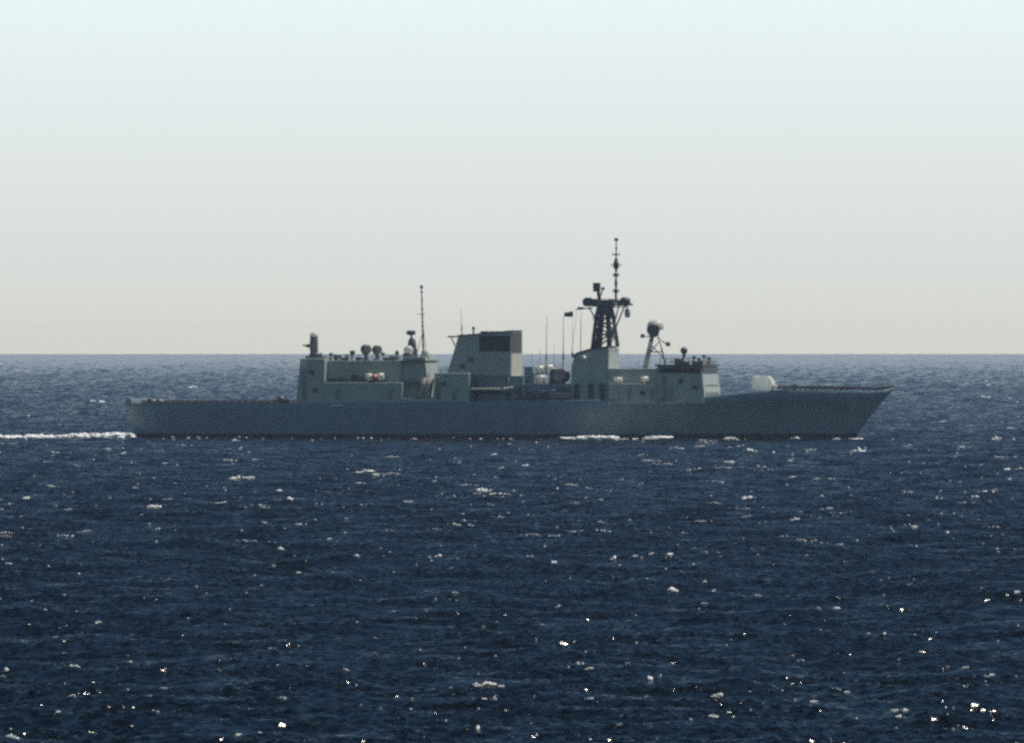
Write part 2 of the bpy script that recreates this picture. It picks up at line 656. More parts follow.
for sg in (-1, 1):
    rail('guard_rail', 778, 888, sg, 0.6, 0.9, M['dark'], rows=(1.0, .7, .4), r=0.09)
    # flight deck nets stand along the deck edge
    mb = MB()
    xa, xb_ = L(160, 402)[0], L(290, 402)[0]
    n_ = 18
    for i in range(n_):
        x0 = xa + (xb_ - xa) * i / n_
        x1 = xa + (xb_ - xa) * (i + .92) / n_
        y0 = half_beam((x0 - XS) / LEN) - 0.02
        z0 = deck_z(x0)
        mb.box(x0, x1, sg * y0 - .05, sg * y0 + .05, z0 + .02, z0 + .40)
    mb.build('safety_net', M['net'], ship)

# bow fittings
mb = MB()
bx, bz = L(893, 387.2)
mb.tube((bx - .2, 0, bz - .4), (bx + .1, 0, bz + .35), .22, .18)
mb.box(bx - .9, bx - .1, -.3, .3, bz - .3, bz + .1)
mb.build('bow_fairlead', M['dark'], ship)
mb = MB()
c = V(795, 391, -1.0)
mb.lathe(c, [(.55, -.3), (.55, .15), (.35, .3), (.35, .85), (.5, .95), (.5, 1.15), (.1, 1.2)])
mb.build('capstan', M['dark'], ship)
for px in (815, 838):
    mb = MB()
    c = V(px, 391, -1.6)
    for q in (-.35, .35):
        mb.tube((c[0] + q, c[1], c[2] - .3), (c[0] + q, c[1], c[2] + .6), .16, .2)
    mb.box(c[0] - .7, c[0] + .7, c[1] - .25, c[1] + .25, c[2] - .3, c[2] - .05)
    mb.build('mooring_bitt', M['dark'], ship)
mb = MB()
ax, az = L(846, 402, -3.0)
ay = -3.05
mb.tube((ax, ay, az), (ax - .2, ay - .12, az - 1.5), .13)
mb.path([(ax - .9, ay - .02, az - 1.0), (ax - .7, ay - .1, az - 1.5), (ax - .2, ay - .12, az - 1.65), (ax + .3, ay - .1, az - 1.5), (ax + .5, ay - .05, az - 1.0)], .12)
mb.build('anchor', M['dark'], hull)
# stern fittings
mb = MB()
x0, z0 = L(127, 402, -6)
mb.box(x0 - .1, x0 + .9, -6.6, 6.6, z0 - .2, z0 + .55)
mb.build('stern_bulwark', M['hull'], ship, bevel=.08)
for i, (px, hh) in enumerate(((150, .75), (158, .6), (166, .5))):
    mb = MB()
    c = V(px, 403, -5.6)
    mb.drum((c[0], c[1], c[2] + hh * .55), hh * .55, .7, (0, 1, 0))
    mb.box(c[0] - .5, c[0] + .5, c[1] - .85, c[1] + .85, c[2] - .1, c[2] + .2)
    mb.build('mooring_winch', M['dark'], ship)
mb = MB()
x0, z0 = L(144, 403, -5.8)
mb.prism([(x0 - .7, z0 - .1), (x0 - .6, z0 + .35), (x0 + .1, z0 + .62), (x0 + .7, z0 + .4), (x0 + .75, z0 - .1)], 5.8)
mb.build('canvas_cover', M['pink'], ship, bevel=.1, label='faded red canvas cover at the stern')
mb = MB()
x0, z0 = L(281, 400, -5)
mb.lathe((x0, -5, z0 - .6), [(.8, 0), (.85, .5), (.6, 1.1), (.25, 1.35), (.02, 1.4)])
mb.box(x0 - 1.2, x0 + 1.3, -5.7, -4.3, z0 - .7, z0 + .1)
mb.build('landing_light', M['dark'], ship)

# ------------------------------------------------------------------ ship: after superstructure
SB = -7.8
sup = M['super']
hangar = MB().prism(P([(296, 404), (299.5, 358.5), (324, 358.5), (324, 404)], SB), 7.95, 7.2).build('hangar', sup, ship, bevel=.12)
MB().prism(P([(324.2, 383), (324.2, 360.5), (401, 360.5), (401, 383)], -5.4), 5.6, 5.2).build('hangar_side', M['olive'], hangar, bevel=.1)
MB().prism(P([(324.2, 404), (324.2, 382.5), (402, 382.5), (402, 404)], SB), 7.95, 7.75).build('side_deckhouse', sup, ship, bevel=.1)
# roof edge, vents and ladders give the hangar roof its broken line
for px, ww, hh in ((328, 3, .5), (336, 2, .9), (345, 4, .45), (359, 3, .6), (389, 5, .5), (396, 2, .8)):
    c = V(px, 360.6, -3.4)
    MB().box(c[0] - ww * .17, c[0] + ww * .17, c[1] - .5, c[1] + .5, c[2] - .05, c[2] + hh).build('roof_vent', M['dark'], hangar, bevel=.06)
# hangar door on the after face
mb = MB()
xa, za = L(296, 403, -7.9)
for i in range(7):
    z0 = za + .3 + i * .85
    xx = xa + (z0 - za) * 0.083 + .12
    mb.box(xx - .12, xx + .25, -3.6, 3.6, z0, z0 + .8)
mb.build('hangar_door', M['pale'], hangar)
# ledge with stowed gear along the recessed side
mb = MB()
c0, c1 = V(326, 382.5, -6.6), V(386, 382.5, -6.6)
mb.box(c0[0], c1[0], -7.4, -5.9, c0[2] + .02, c0[2] + .22)
for px, hh in ((333, .5), (341, .6), (355, 1.1), (361, .45)):
    c = V(px, 382.5, -6.6)
    mb.box(c[0] - .55, c[0] + .55, -7.0, -6.2, c[2] + .22, c[2] + .22 + hh)
mb.build('stowage_rack', M['dark'], ship)
# white block painted in for a glint low on the deckhouse
mb = MB()
c = V(337, 405.5, -8.1)
mb.box(c[0] - .9, c[0] + .9, -8.55, -7.9, c[2] - .12, c[2] + .15)
mb.build('glint_block', M['white'], ship, label='small white block standing for a glint low on the side')

# close-in gun on the hangar roof
ciws = MB()
c = V(316, 358.5, 0)
ciws.box(c[0] - 1.5, c[0] + 1.5, -1.5, 1.5, c[2] - .1, c[2] + .45)
ciws.lathe((c[0], 0, c[2] + .45), [(1.15, 0), (1.15, .35), (.95, .5), (.9, .6)])
ciws = ciws.build('close_in_gun', M['mast'], ship, bevel=.05)
mb = MB()
x0, z0 = L(314, 353, 0)
mb.lathe((x0, 0, z0), [(.62, 0), (.72, .4), (.74, 1.6), (.68, 2.6), (.62, 2.95)])
mb.build('radar_housing', M['grey_red'], ciws)  # body coloured dark for its shade, the cap above white for sun
mb = MB()
mb.lathe((x0, 0, z0 + 2.75), [(.72, 0), (.70, .3), (.6, .58), (.36, .8), (.02, .88)])
mb.build('dome', M['canvas'], ciws)
mb = MB()
for q in (-.1, .1):
    for e in (-.1, .1):
        mb.tube((x0 - .3, q, z0 + 1.2 + e), (x0 - 2.0, q, z0 + 1.3 + e), .06)
mb.drum((x0 - .9, 0, z0 + 1.22), .3, .45, (1, 0, 0))
mb.build('gun_barrel', M['dark'], ciws)

# after fire-control radars: two round heads on posts
for px, py, pb, rr in ((366, 349.5, 361, .85), (377, 350, 361, .78)):
    c = V(px, py, -1.5)
    base = V(px, pb, -1.5)
    mb = MB()
    mb.tube((c[0], c[1], base[2] - .1), (c[0], c[1], c[2]), .38, .26, 10)
    mb.lathe((c[0], c[1], base[2] - .05), [(.8, 0), (.8, .25), (.4, .4)])
    rd = mb.build('fire_control_radar', M['mast'], ship)
    mb = MB()
    mb.drum(c, rr, .55, (.75, -.65, .15))
    mb.build('radar_dish', M['mast'], rd)
    mb = MB()
    mb.lathe((c[0], c[1], c[2] + rr * .62), [(rr * .62, 0), (rr * .62, .2), (rr * .4, .38), (.02, .44)])
    mb.build('dome', M['canvas'], rd)  # white cap modelled on for the sunlit top of the radar head
mb = MB()
c = V(352, 360.5, -2)
mb.tube((c[0], -2, c[2]), (c[0], -2, c[2] + 1.2), .16)
mb.box(c[0] - .3, c[0] + .45, -2.3, -1.7, c[2] + 1.0, c[2] + 1.7)
mb.build('searchlight', M['dark'], ship)

# after mast house
aft = MB().prism(P([(400.5, 404), (401.5, 357), (424, 357), (427, 378), (427, 404)], -5), 5.3, 4.4).build('after_mast_house', M['super'], ship, bevel=.1)
for z_ in (361.5, 384):
    mb = MB()
    c0, c1 = V(400, z_, -4.6), V(426, z_, -4.6)
    mb.box(c0[0], c1[0], -5.6, 5.6, c0[2], c0[2] + .18)
    for i in range(8):
        c = V(401 + i * 3.4, z_, -5.5)
        mb.tube((c[0], -5.5, c[2]), (c[0], -5.5, c[2] + 1.0), .05, n=5)
    mb.build('walkway', M['dark'], aft)
mb = MB()
c = V(408.5, 351, -2.2)
mb.ball((c[0], c[1], c[2] + .1), .85)
mb.build('satellite_dome', M['canvas'], ship)
mb = MB()
mb.lathe((c[0], c[1], c[2] - 1.3), [(.95, 0), (1.0, .5), (.85, .9), (.5, 1.0)])
mb.build('dome_pedestal', M['dark'], ship)
mb = MB()
c = V(412, 345, 0)
z_ = L(412, 357, 0)[1]
mb.lathe((c[0], 0, z_), [(1.0, 0), (.95, .8), (.8, 1.6), (.75, 2.0), (.6, 2.9), (.3, 3.3)])
t_ = V(411, 333, 0)
mb.tube((c[0], 0, c[2] + .5), (t_[0], 0, t_[2]), .16)
radar_base = mb.build('radar_pedestal', M['mast'], ship)
mb = MB()
mb.ball(t_, .62, .72)
mb.drum((t_[0], t_[1], t_[2] + .05), .4, .72, (1, -.2, 0))
mb.build('radar_head', M['dark'], radar_base)
mb = MB()
rng = random.Random(4)
b0 = V(423.5, 358, -.5)
t0 = V(421.5, 285, -.5)
mb.tube(b0, t0, .17, .10)
for py, r_, hh in ((287, .26, .6), (292, .2, .4), (300, .15, .9), (309, .19, .3), (316, .16, .5), (326, .2, .35), (335, .17, .5), (345, .22, .4)):
    f_ = (358 - py) / (358 - 285)
    q = Vector(b0).lerp(Vector(t0), f_)
    mb.lathe(q - Vector((0, 0, hh / 2)), [(r_ * .6, 0), (r_, hh * .2), (r_, hh * .8), (r_ * .6, hh)], 10)
mb.tube(Vector(b0).lerp(Vector(t0), .6) + Vector((-.9, 0, 0)), Vector(b0).lerp(Vector(t0), .6) + Vector((.5, 0, 0)), .05)
mb.tube(V(428, 361, .5), Vector(b0).lerp(Vector(t0), .45), .05)
mb.tube(V(416, 357, 1.5), Vector(b0).lerp(Vector(t0), .35), .06)
mb.build('after_pole_mast', M['mast'], ship)
mb = MB()
c = V(425, 358, -1.5)
mb.lathe((c[0], c[1], c[2] - .2), [(.7, 0), (.75, .6), (.6, 1.3), (.3, 1.7), (.05, 1.8)])
mb.build('navigation_radome', M['pale'], ship)

# slanting twin canister launcher before the after mast house
ln = MB()
c0, c1 = V(416.5, 399, -6), V(432, 399, -6)
ln.box(c0[0], c1[0], -7.4, -3.0, c0[2] - .5, c0[2] + .3)
launcher = ln.build('missile_launcher', M['dark'], ship)
for pxa, pxb in ((419.8, 425.6), (425.4, 430.6)):
    mb = MB()
    for yy in (-6.9,):
        a, b_ = V(pxa, 397, yy), V(pxb, 378.5, yy)
        mb.tube(a, b_, .40, .40, 14)
        for q in (.05, .5, .95):
            p_ = Vector(a).lerp(Vector(b_), q)
            d_ = (Vector(b_) - Vector(a)).normalized()
            mb.tube(p_ - d_ * .08, p_ + d_ * .08, .47, .47, 14)
    mb.build('missile_canister', M['cream'], launcher)
mb = MB()
for yy in (-6.2, -5.2):
    for q in (417.5, 423.5, 429.5):
        mb.tube(V(q, 399, yy), V(q + 3.5, 378, yy), .22)
    mb.tube(V(419, 390, yy), V(432, 390, yy), .2)
    mb.tube(V(422, 379, yy), V(432, 379, yy), .2)
mb.build('launcher_frame', M['dark'], launcher)
MB().prism(P([(402, 404), (402, 398.5), (433, 397.5), (433, 404)], -8), 8.05, 8.0).build('bulwark', sup, ship, bevel=.08)

# ------------------------------------------------------------------ ship: funnel and boat deck
MB().prism(P([(432.5, 404), (434.5, 373), (469, 373), (469, 404)], SB), 7.95, 7.6).build('funnel_deckhouse', sup, ship, bevel=.12)
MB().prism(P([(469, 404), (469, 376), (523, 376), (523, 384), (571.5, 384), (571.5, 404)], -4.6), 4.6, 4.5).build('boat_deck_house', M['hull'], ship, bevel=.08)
fun = MB().prism(P([(446.5, 376), (458, 336), (480, 334), (511, 331), (511, 376)], -4.5), 4.75, 4.3).build('funnel', sup, ship, bevel=.15)
# louvres on the side and front of the uptake
for sg in (-1, 1):
    mb = MB()
    pl = P([(479.5, 351.5), (479.5, 335.6), (510.5, 333), (510.5, 351.5)], -4.4)
    za, zb_ = pl[0][1], pl[2][1]
    mb.box(pl[0][0], pl[3][0], sg * 4.44 - .08, sg * 4.44 + .08, za, pl[1][1])
    n_ = 9
    for i in range(n_):
        z0 = za + (pl[1][1] - za) * (i + .2) / n_
        mb.box(pl[0][0] + .1, pl[3][0] - .1, sg * 4.44 - .16, sg * 4.44 + .16, z0, z0 + .12)
    mb.build('exhaust_louvre', M['black'], fun)
mb = MB()
xa = L(511, 350, -4.4)[0]
za, zb_ = L(511, 352.5, 0)[1], L(511, 332, 0)[1]
mb.box(xa - .05, xa + .09, -4.2, 4.2, za, zb_)
for i in range(9):
    z0 = za + (zb_ - za) * (i + .25) / 9
    mb.box(xa, xa + .2, -4.1, 4.1, z0, z0 + .12)
mb.build('exhaust_louvre', M['tan'], fun)
mb = MB()
xa2, z0 = L(511, 376, 0)[0], L(511, 352.5, 0)[1]
z1 = L(511, 376, 0)[1]
mb.box(L(511, 376, -4.5)[0] - .05, L(511, 376, -4.5)[0] + .06, -4.3, 4.3, z1 + .05, z0 - .05)
mb.build('sunlit_funnel_front', M['cream'], fun)  # front face painted lighter than the sides to carry its sunlight
# uptakes standing just above the rim, soot black
for px in (486, 496, 505):
    mb = MB()
    c = V(px, 333.5, 0)
    mb.lathe((c[0], 0, c[2] - .4), [(1.0, 0), (1.0, .75), (.85, .8), (.8, .2)], 16)
    mb.build('exhaust_pipe', M['black'], fun)
mb = MB()
pl = P([(457.5, 336.3), (480, 334.3), (512, 331.3), (512, 330.2), (480, 333.2), (457.5, 335.2)], -4.3)
mb.prism(pl, 4.45)
mb.build('funnel_rim', M['dark'], fun)
mb = MB()
a, b_ = V(449.5, 336.6, -1), V(459, 336.6, -1)
mb.tube(a, b_, .13)
mb.tube(V(455, 346, -1), V(451, 336.6, -1), .1)
mb.lathe((a[0], a[1], a[2] - .15), [(.3, 0), (.3, .3)], 10)
mb.build('antenna_arm', M['dark'], fun)
mb = MB()
c = V(473.5, 334, 0)
mb.tube((c[0], 0, c[2]), (c[0], 0, c[2] + 1.2), .14)
mb.ball((c[0], 0, c[2] + 1.0), .28)
mb.build('stub_antenna', M['dark'], fun)


def whip(px, py0, py1, y, r=0.08, lean=0.0, lump=True):
    mb = MB()
    a, b_ = V(px, py0, y), V(px + lean, py1, y)
    mb.tube(a, b_, r, r * .45, 6)
    if lump:
        q = Vector(a).lerp(Vector(b_), .28)
        mb.tube(q - Vector((0, 0, .6)), q + Vector((0, 0, .5)), r * 1.9, r * 1.3, 6)
    mb.lathe(Vector(a) - Vector((0, 0, .2)), [(.22, 0), (.22, .3), (.1, .5)], 8)
    return mb.build('whip_antenna', M['mast'], ship)


whip(462, 335, 309, -1.5, .07, -1)
whip(546, 372, 316, -3, .085, 1)
whip(563, 372, 315, -3, .095, .5)
whip(532, 384, 352, 3, .06, 0, False)
whip(540, 384, 348, 3, .06, 0, False)
whip(554, 384, 345, 2, .06, 0, False)
whip(572.5, 354, 318, 3, .05, 0, False)
whip(581, 353, 316, 3, .05, 0, False)

# boat bay: overhead, davits, ship's side bulwark with openings
for px in (476, 508):
    mb = MB()
    a, b_, c_ = V(px, 401, -5), V(px, 377, -5), V(px, 376.5, -7.4)
    mb.tube(a, b_, .2)
    mb.tube(b_, c_, .18)
    mb.tube(c_, (c_[0], c_[1], c_[2] - 1.2), .05)
    mb.build('boat_davit', M['dark'], ship)
mb = MB()
for i in range(9):
    c = V(517 + i * 6.6, 400.5, -8)
    mb.tube((c[0], -8.0, c[2] - .2), (c[0], -8.0, c[2] + 1.1), .06, n=5)
for q in (.55, 1.1):
    mb.tube((L(517, 400.5, -8)[0], -8.0, L(517, 400.5, -8)[1] + q), (L(570, 400, -8)[0], -8.0, L(570, 400, -8)[1] + q), .045, n=5)
mb.build('guard_rail', M['mast'], ship)
for px, ww, hh in ((520, 4, 2.6), (530, 5, 1.6), (544, 5, 1.7), (562, 4, 2.2)):
    c = V(px, 401, -6)
    MB().box(c[0] - ww * .15, c[0] + ww * .15, -6.6, -5.4, c[2] - .1, c[2] + hh).build('deck_locker', M['dark'], ship, bevel=.06)
mb = MB()
c = V(546, 391, -7.2)
mb.tube((c[0] - 1.4, -7.2, c[2] - .2), (c[0] + 1.6, -7.2, c[2] + .15), .10)
mb.build('torpedo_tube', M['pale'], ship)
# deckhouse items between funnel and bridge
mb = MB()
mb.prism(P([(524.5, 384), (524.5, 366.5), (533, 366.5), (533, 384)], -2.5), 2.8)
mb.build('intake_housing', M['hull'], ship, bevel=.1)
mb = MB()
mb.prism(P([(548.5, 384), (550, 371), (554, 368.5), (556.5, 371), (556.5, 384)], -3.6), 3.6)
mb.build('winch_house', M['dark'], ship, bevel=.15)
mb = MB()
c = V(561.5, 376, -2.6)
mb.drum(c, 1.15, 1.3, (.25, 1, 0))
mb.box(c[0] - .6, c[0] + .6, c[1] - .5, c[1] + .5, c[2] - 1.5, c[2] - .6)
mb.build('hose_drum', M['pink'], ship)

# ------------------------------------------------------------------ ship: bridge
mh = MB().prism(P([(571, 404), (571, 365), (573, 358), (577, 354), (592, 349.5), (608, 347.5), (608, 404)], -5.2), 5.6, 4.4).build('mast_house', M['super'], ship, bevel=.15)
for px in (574, 588, 599):
    c0, c1 = V(px, 399, -5.75), V(px + 5, 384, -5.75)
    MB().box(c0[0], c1[0], -5.72, -5.3, c0[2], c1[2]).build('watertight_door', M['dark'], mh)
mb = MB()
pl = P([(572, 357.5), (577, 353.4), (592, 348.9), (609, 346.9), (609, 346), (592, 348), (577, 352.4), (571.5, 356.6)], -4.4)
mb.prism(pl, 4.6)
mb.build('roof_edge', M['dark'], mh)
mb = MB()
c = V(584, 358, -5.3)
mb.ball((c[0], -5.35, c[2]), .42)
mb.build('side_ball', M['white'], mh)  # small white ball on the side of the house
MB().prism(P([(608.2, 404), (608.2, 383.5), (657, 383.5), (657, 404)], SB), 8.0, 7.7).build('forward_deckhouse', sup, ship, bevel=.1)
MB().prism(P([(608.2, 384), (608.2, 368.5), (657, 368.5), (657, 384)], -5.2), 5.5, 5.2).build('radar_house', M['super'], ship, bevel=.1)
br = MB().prism(P([(656.8, 404), (656.8, 366), (701, 366), (704.5, 392), (704.5, 404)], -7.2), 7.7, 6.9).build('bridge', sup, ship, bevel=.12)
mb = MB()
x0, z0 = L(659, 372.8, -7.2)
x1, z1 = L(701, 367.6, -7.2)
n_ = 9
for i in range(n_):
    for sg in (-1, 1):
        mb.box(x0 + (x1 - x0) * (i + .06) / n_, x0 + (x1 - x0) * (i + .94) / n_, sg * 7.12 - .12, sg * 7.12 + .12, z0, z1)
for i in range(8):
    y0 = -6.8 + 13.6 * (i + .06) / 8
    y1 = -6.8 + 13.6 * (i + .94) / 8
    mb.box(x1 + .0, x1 + .30, y0, y1, z0, z1)
mb.build('bridge_window', M['glass'], br)
mb = MB()
mb.prism(P([(655, 366.3), (703, 366.3), (703, 364.8), (655, 364.8)], -7.1), 7.3)
mb.build('roof_edge', M['dark'], br)
mb = MB()
xf = L(704.5, 393, -5)[0]
zf, zg = L(704.5, 397, -5)[1], L(704.5, 384.5, -5)[1]
mb.prism([(xf - .3, zf - .3), (xf - .3, zg), (xf + .25, zg), (xf + .55, zf - .3)], 6.0)
mb.build('bridge_front', M['tan'], br, bevel=.06)
# roof of the bridge: rail, screens, aldis lamp, small dome on a post
for sg in (-1, 1):
    mb = MB()
    for i in range(8):
        c = V(660 + i * 5.8, 365, -6.9)
        mb.tube((c[0], sg * 6.9, c[2]), (c[0], sg * 6.9, c[2] + 1.1), .05, n=5)
    a, b_ = V(660, 365, -6.9), V(700.6, 365, -6.9)
    for q in (.55, 1.1):
        mb.tube((a[0], sg * 6.9, a[2] + q), (b_[0], sg * 6.9, b_[2] + q), .045, n=5)
    mb.build('guard_rail', M['mast'], br)
mb = MB()
a, b_ = V(692, 365, -5), V(703, 365, -5)
mb.box(a[0], b_[0], -5.2, 5.2, a[2], a[2] + .75)
mb.build('wind_screen', M['grey_red'], br, bevel=.05)
for px, hh in ((694, 1.5), (699, 1.2), (704, 1.7), (709, 1.3)):
    c = V(px, 365, -1)
    mb = MB()
    mb.tube((c[0], -1, c[2]), (c[0], -1, c[2] + hh), .12, .1)
    mb.box(c[0] - .3, c[0] + .3, -1.3, -.7, c[2] + hh - .4, c[2] + hh)
    mb.build('signal_lamp', M['dark'], br)
mb = MB()
c = V(684, 350.5, -2)
zb_ = L(684, 366, -2)[1]
mb.lathe((c[0], -2, zb_), [(1.05, 0), (.95, .9), (.5, 1.1), (.28, 1.4), (.28, 2.2)])
ped = mb.build('sight_pedestal', M['mast'], br)
mb = MB()
mb.ball(c, .62)
mb.build('optical_sight', M['mast'], ped)
mb = MB()
c = V(695.5, 362, -4)
mb.ball(c, .35)
mb.build('small_dome', M['white'], br)
mb = MB()
c = V(677, 361.5, -3)
mb.box(c[0] - .4, c[0] + .4, -3.4, -2.6, c[2] - 1, c[2] + .5)
mb.build('chart_table', M['mast'], br)

# forward director on a leaning trestle
d_ = MB()
for yy in (-1.6, 1.6):
    d_.tube(V(645, 369, yy - .3), V(652.5, 335, yy * .4), .46, .34, 10)
    d_.tube(V(666, 367, yy - .3), V(658.5, 335, yy * .4), .15, .15)
    d_.tube(V(649, 352, yy * .7), V(662, 352, yy * .7), .1)
    d_.tube(V(648, 356, yy * .7), V(660, 340, yy * .5), .1)
    d_.tube(V(665, 360, yy * .8), V(652, 346, yy * .6), .09)
director = d_.build('radar_trestle', M['olive'], ship)
mb = MB()
c = V(653.5, 329.5, -.5)
mb.lathe((c[0], c[1], c[2] - 1.3), [(.5, 0), (.85, .4), (1.02, 1.1), (1.0, 1.7), (.8, 2.1)])
mb.drum((c[0], c[1] - .2, c[2]), .98, .8, (.5, -.85, 0))
mb.build('radar_housing', M['mast'], director)
mb = MB()
c = V(655.5, 325.5, .2)
mb.lathe((c[0], c[1], c[2] - .25), [(1.3, -.5), (1.42, 0), (1.4, .45), (1.2, .85), (.7, 1.15), (.02, 1.25)])
mb.build('dome', M['canvas'], director)
mb = MB()
mb.tube(V(642, 336, -.6), V(654, 337, -.6), .08)
mb.box(*(lambda c: (c[0] - .3, c[0] + .3, -.9, -.3, c[2] - .3, c[2] + .3))(V(642.5, 336, -.6)))
mb.tube(V(668.5, 345, -.6), V(657, 338, -.6), .1)
mb.ball(V(668, 344, -.6), .42)
mb.build('antenna_arm', M['mast'], director)

def side_fitting(name, px, py0, py1, wpx, y, mat, par):
    c0, c1 = V(px, py1, y), V(px + wpx, py0, y)
    MB().box(c0[0], c1[0], y - .10, y + .5, c0[2], c1[2]).build(name, M[mat], par, bevel=.04)


for px, y in ((336, -7.9), (388, -7.9), (453, -7.85), (627, -7.88), (650, -7.88), (668, -7.6)):
    side_fitting('side_door', px, 389, 400, 4.5, y, 'hull', ship)
for px, py, y in ((309, 372, -7.5), (313, 390, -7.8), (441, 384, -7.8), (460, 366, -4.75), (468, 360, -4.65), (640, 393, -7.9), (678, 381, -7.35), (692, 387, -7.6)):
    side_fitting('side_vent', px, py - 2, py + 2.5, 5, y, 'mast', ship)
for px in (304, 438, 664):
    mb = MB()
    yy = -8.05
    a, b_ = V(px, 400, yy), V(px, 375 if px > 400 else 361, yy + .35)
    for q in (-.25, .25):
        mb.tube((a[0] + q, a[1], a[2]), (b_[0] + q, b_[1], b_[2]), .05, n=5)
    for k in range(14):
        p_ = Vector(a).lerp(Vector(b_), (k + .5) / 14)
        mb.tube(p_ - Vector((.25, 0, 0)), p_ + Vector((.25, 0, 0)), .04, n=5)
    mb.build('ladder', M['mast'], ship)
# hangar roof: masts, lockers and a rail
for px, hh, y in ((331, 1.5, 2), (340, 1.0, -2), (347, 1.2, 1), (383, 1.6, 1), (391, 1.0, -2), (397, 1.9, 2)):
    c = V(px, 360.6, y)
    mb = MB()
    mb.tube((c[0], y, c[2] - .05), (c[0], y, c[2] + hh), .1, .07)
    mb.box(c[0] - .28, c[0] + .28, y - .3, y + .3, c[2] + hh * .5, c[2] + hh * .85)
    mb.build('roof_antenna', M['mast'], hangar)
mb = MB()
for k in range(12):
    c = V(325 + k * 6.8, 360.5, -5.1)
    mb.tube((c[0], -5.1, c[2] - .05), (c[0], -5.1, c[2] + .95), .05, n=5)
a, b_ = V(325, 360.5, -5.1), V(399.8, 360.5, -5.1)
for q in (.5, .95):
    mb.tube((a[0], -5.1, a[2] + q), (b_[0], -5.1, b_[2] + q), .05, n=5)
mb.build('guard_rail', M['mast'], hangar)

# ------------------------------------------------------------------ ship: main mast
mast = MB()
legs = {}
for nm, yy, pts in (('a', -1.7, ((592.5, 349), (596, 318), (599.5, 303))), ('b', 1.7, ((596.5, 349), (600.5, 318), (603.5, 303))),
                    ('c', -1.7, ((609, 348), (607.5, 318), (606, 303))), ('d', 1.7, ((617.5, 346), (613.5, 318), (610.5, 303)))):
    q = [V(px, py, yy * (1.0 if py > 330 else .8 if py > 310 else .6)) for px, py in pts]
    for u_, v_ in zip(q[:-1], q[1:]):
        mast.tube(u_, v_, .36, .32, 8)
    legs[nm] = q


def on_leg(nm, f):
    q = legs[nm]
    return Vector(q[0]).lerp(Vector(q[1]), f / .67) if f < .67 else Vector(q[1]).lerp(Vector(q[2]), (f - .67) / .33)


for pa, pb_ in (('a', 'c'), ('b', 'd'), ('a', 'b'), ('c', 'd')):
    for k, (f0, f1) in enumerate(((0.02, .3), (.3, .55), (.55, .8), (.8, 1.0))):
        mast.tube(on_leg(pa, f1), on_leg(pb_, f1), .16, n=6)
        if k % 2 == 0:
            mast.tube(on_leg(pa, f0), on_leg(pb_, f1), .14, n=6)
        else:
            mast.tube(on_leg(pb_, f0), on_leg(pa, f1), .14, n=6)
mast.tube(V(599.5, 347, 0), V(602.5, 303, 0), .42, .5, 10)       # cable trunk up the middle
mast.tube(V(610, 347, .6), V(607.5, 303, .4), .32, .4, 10)
mast.tube(V(616, 327, 0), V(625, 305, -.4), .13)              # struts of the right wing
mast.tube(V(612, 333, 0), V(619, 305, .4), .11)
mast.tube(V(597, 322, 0), V(589, 307, 0), .12)
main = mast.build('main_mast', M['mast'], ship)
mb = MB()
x0, z0 = L(590, 305.5, -1.4)
x1, z1 = L(630, 301.5, -1.4)
mb.box(x0, x1, -1.2, 1.2, z0, z0 + .35)
for i in range(9):
    xx = x0 + (x1 - x0) * i / 8
    mb.tube((xx, -1.2, z0), (xx, -1.2, z0 + 1.1), .05, n=5)
mb.tube((x0, -1.2, z0 + 1.1), (x1, -1.2, z0 + 1.1), .05, n=5)
mb.box(L(594, 318, 0)[0], L(614, 318, 0)[0], -1.5, 1.5, L(594, 319, 0)[1], L(594, 318, 0)[1])
mb.box(L(598, 303, 0)[0], L(611, 303, 0)[0], -1.0, 1.0, L(598, 308, 0)[1], L(598, 300, 0)[1])
for px, py, ww, hh in ((594, 303, .7, 1.3), (611, 303, .8, 1.2), (619, 303, .6, 1.0), (604, 309, 1.1, .9), (598, 331, .6, .9), (611, 335, .5, 1.1)):
    c = V(px, py, -.9)
    MB().box(c[0] - ww / 2, c[0] + ww / 2, -1.25, .3, c[2] - hh / 2, c[2] + hh / 2).build('equipment_box', M['mast'], main, bevel=.05)
mb.build('mast_platform', M['mast'], main)
for px, py, r_, hh in ((588, 302, .95, 1.0), (625, 301.5, .9, 1.0)):
    mb = MB()
    c = V(px, py, -.6)
    mb.lathe((c[0], c[1], c[2] - hh * .75), [(r_ * .55, 0), (r_ * .95, .3), (r_, .7), (r_ * .95, 1.15), (r_ * .5, 1.5)])
    mb.build('jammer_pod', M['mast'], main)
mb = MB()
c = V(627.5, 313, -.4)
mb.lathe((c[0], c[1], c[2] - .8), [(.3, 0), (.5, .4), (.5, 1.2), (.3, 1.5)])
mb.tube((c[0], c[1], c[2] + .6), V(626, 304, -.4), .12)
mb.build('antenna_pod', M['pale'], main)
mb = MB()
a = V(600, 302, -.3)
mb.tube(a, V(597.5, 288, -.3), .32, .28)
mb.box(*(lambda c: (c[0] - .55, c[0] + .55, -.85, .25, c[2] - .75, c[2] + .75))(V(596.8, 287.2, -.3)))
mb.tube(V(600, 297, -.3), V(603, 289, -.3), .12)
mb.ball(V(603, 288.5, -.3), .3)
mb.build('surveillance_radar', M['mast'], main)
mb = MB()
a, b_ = V(615.8, 303, 0), V(616.3, 238, 0)
mb.tube(a, b_, .20, .10)
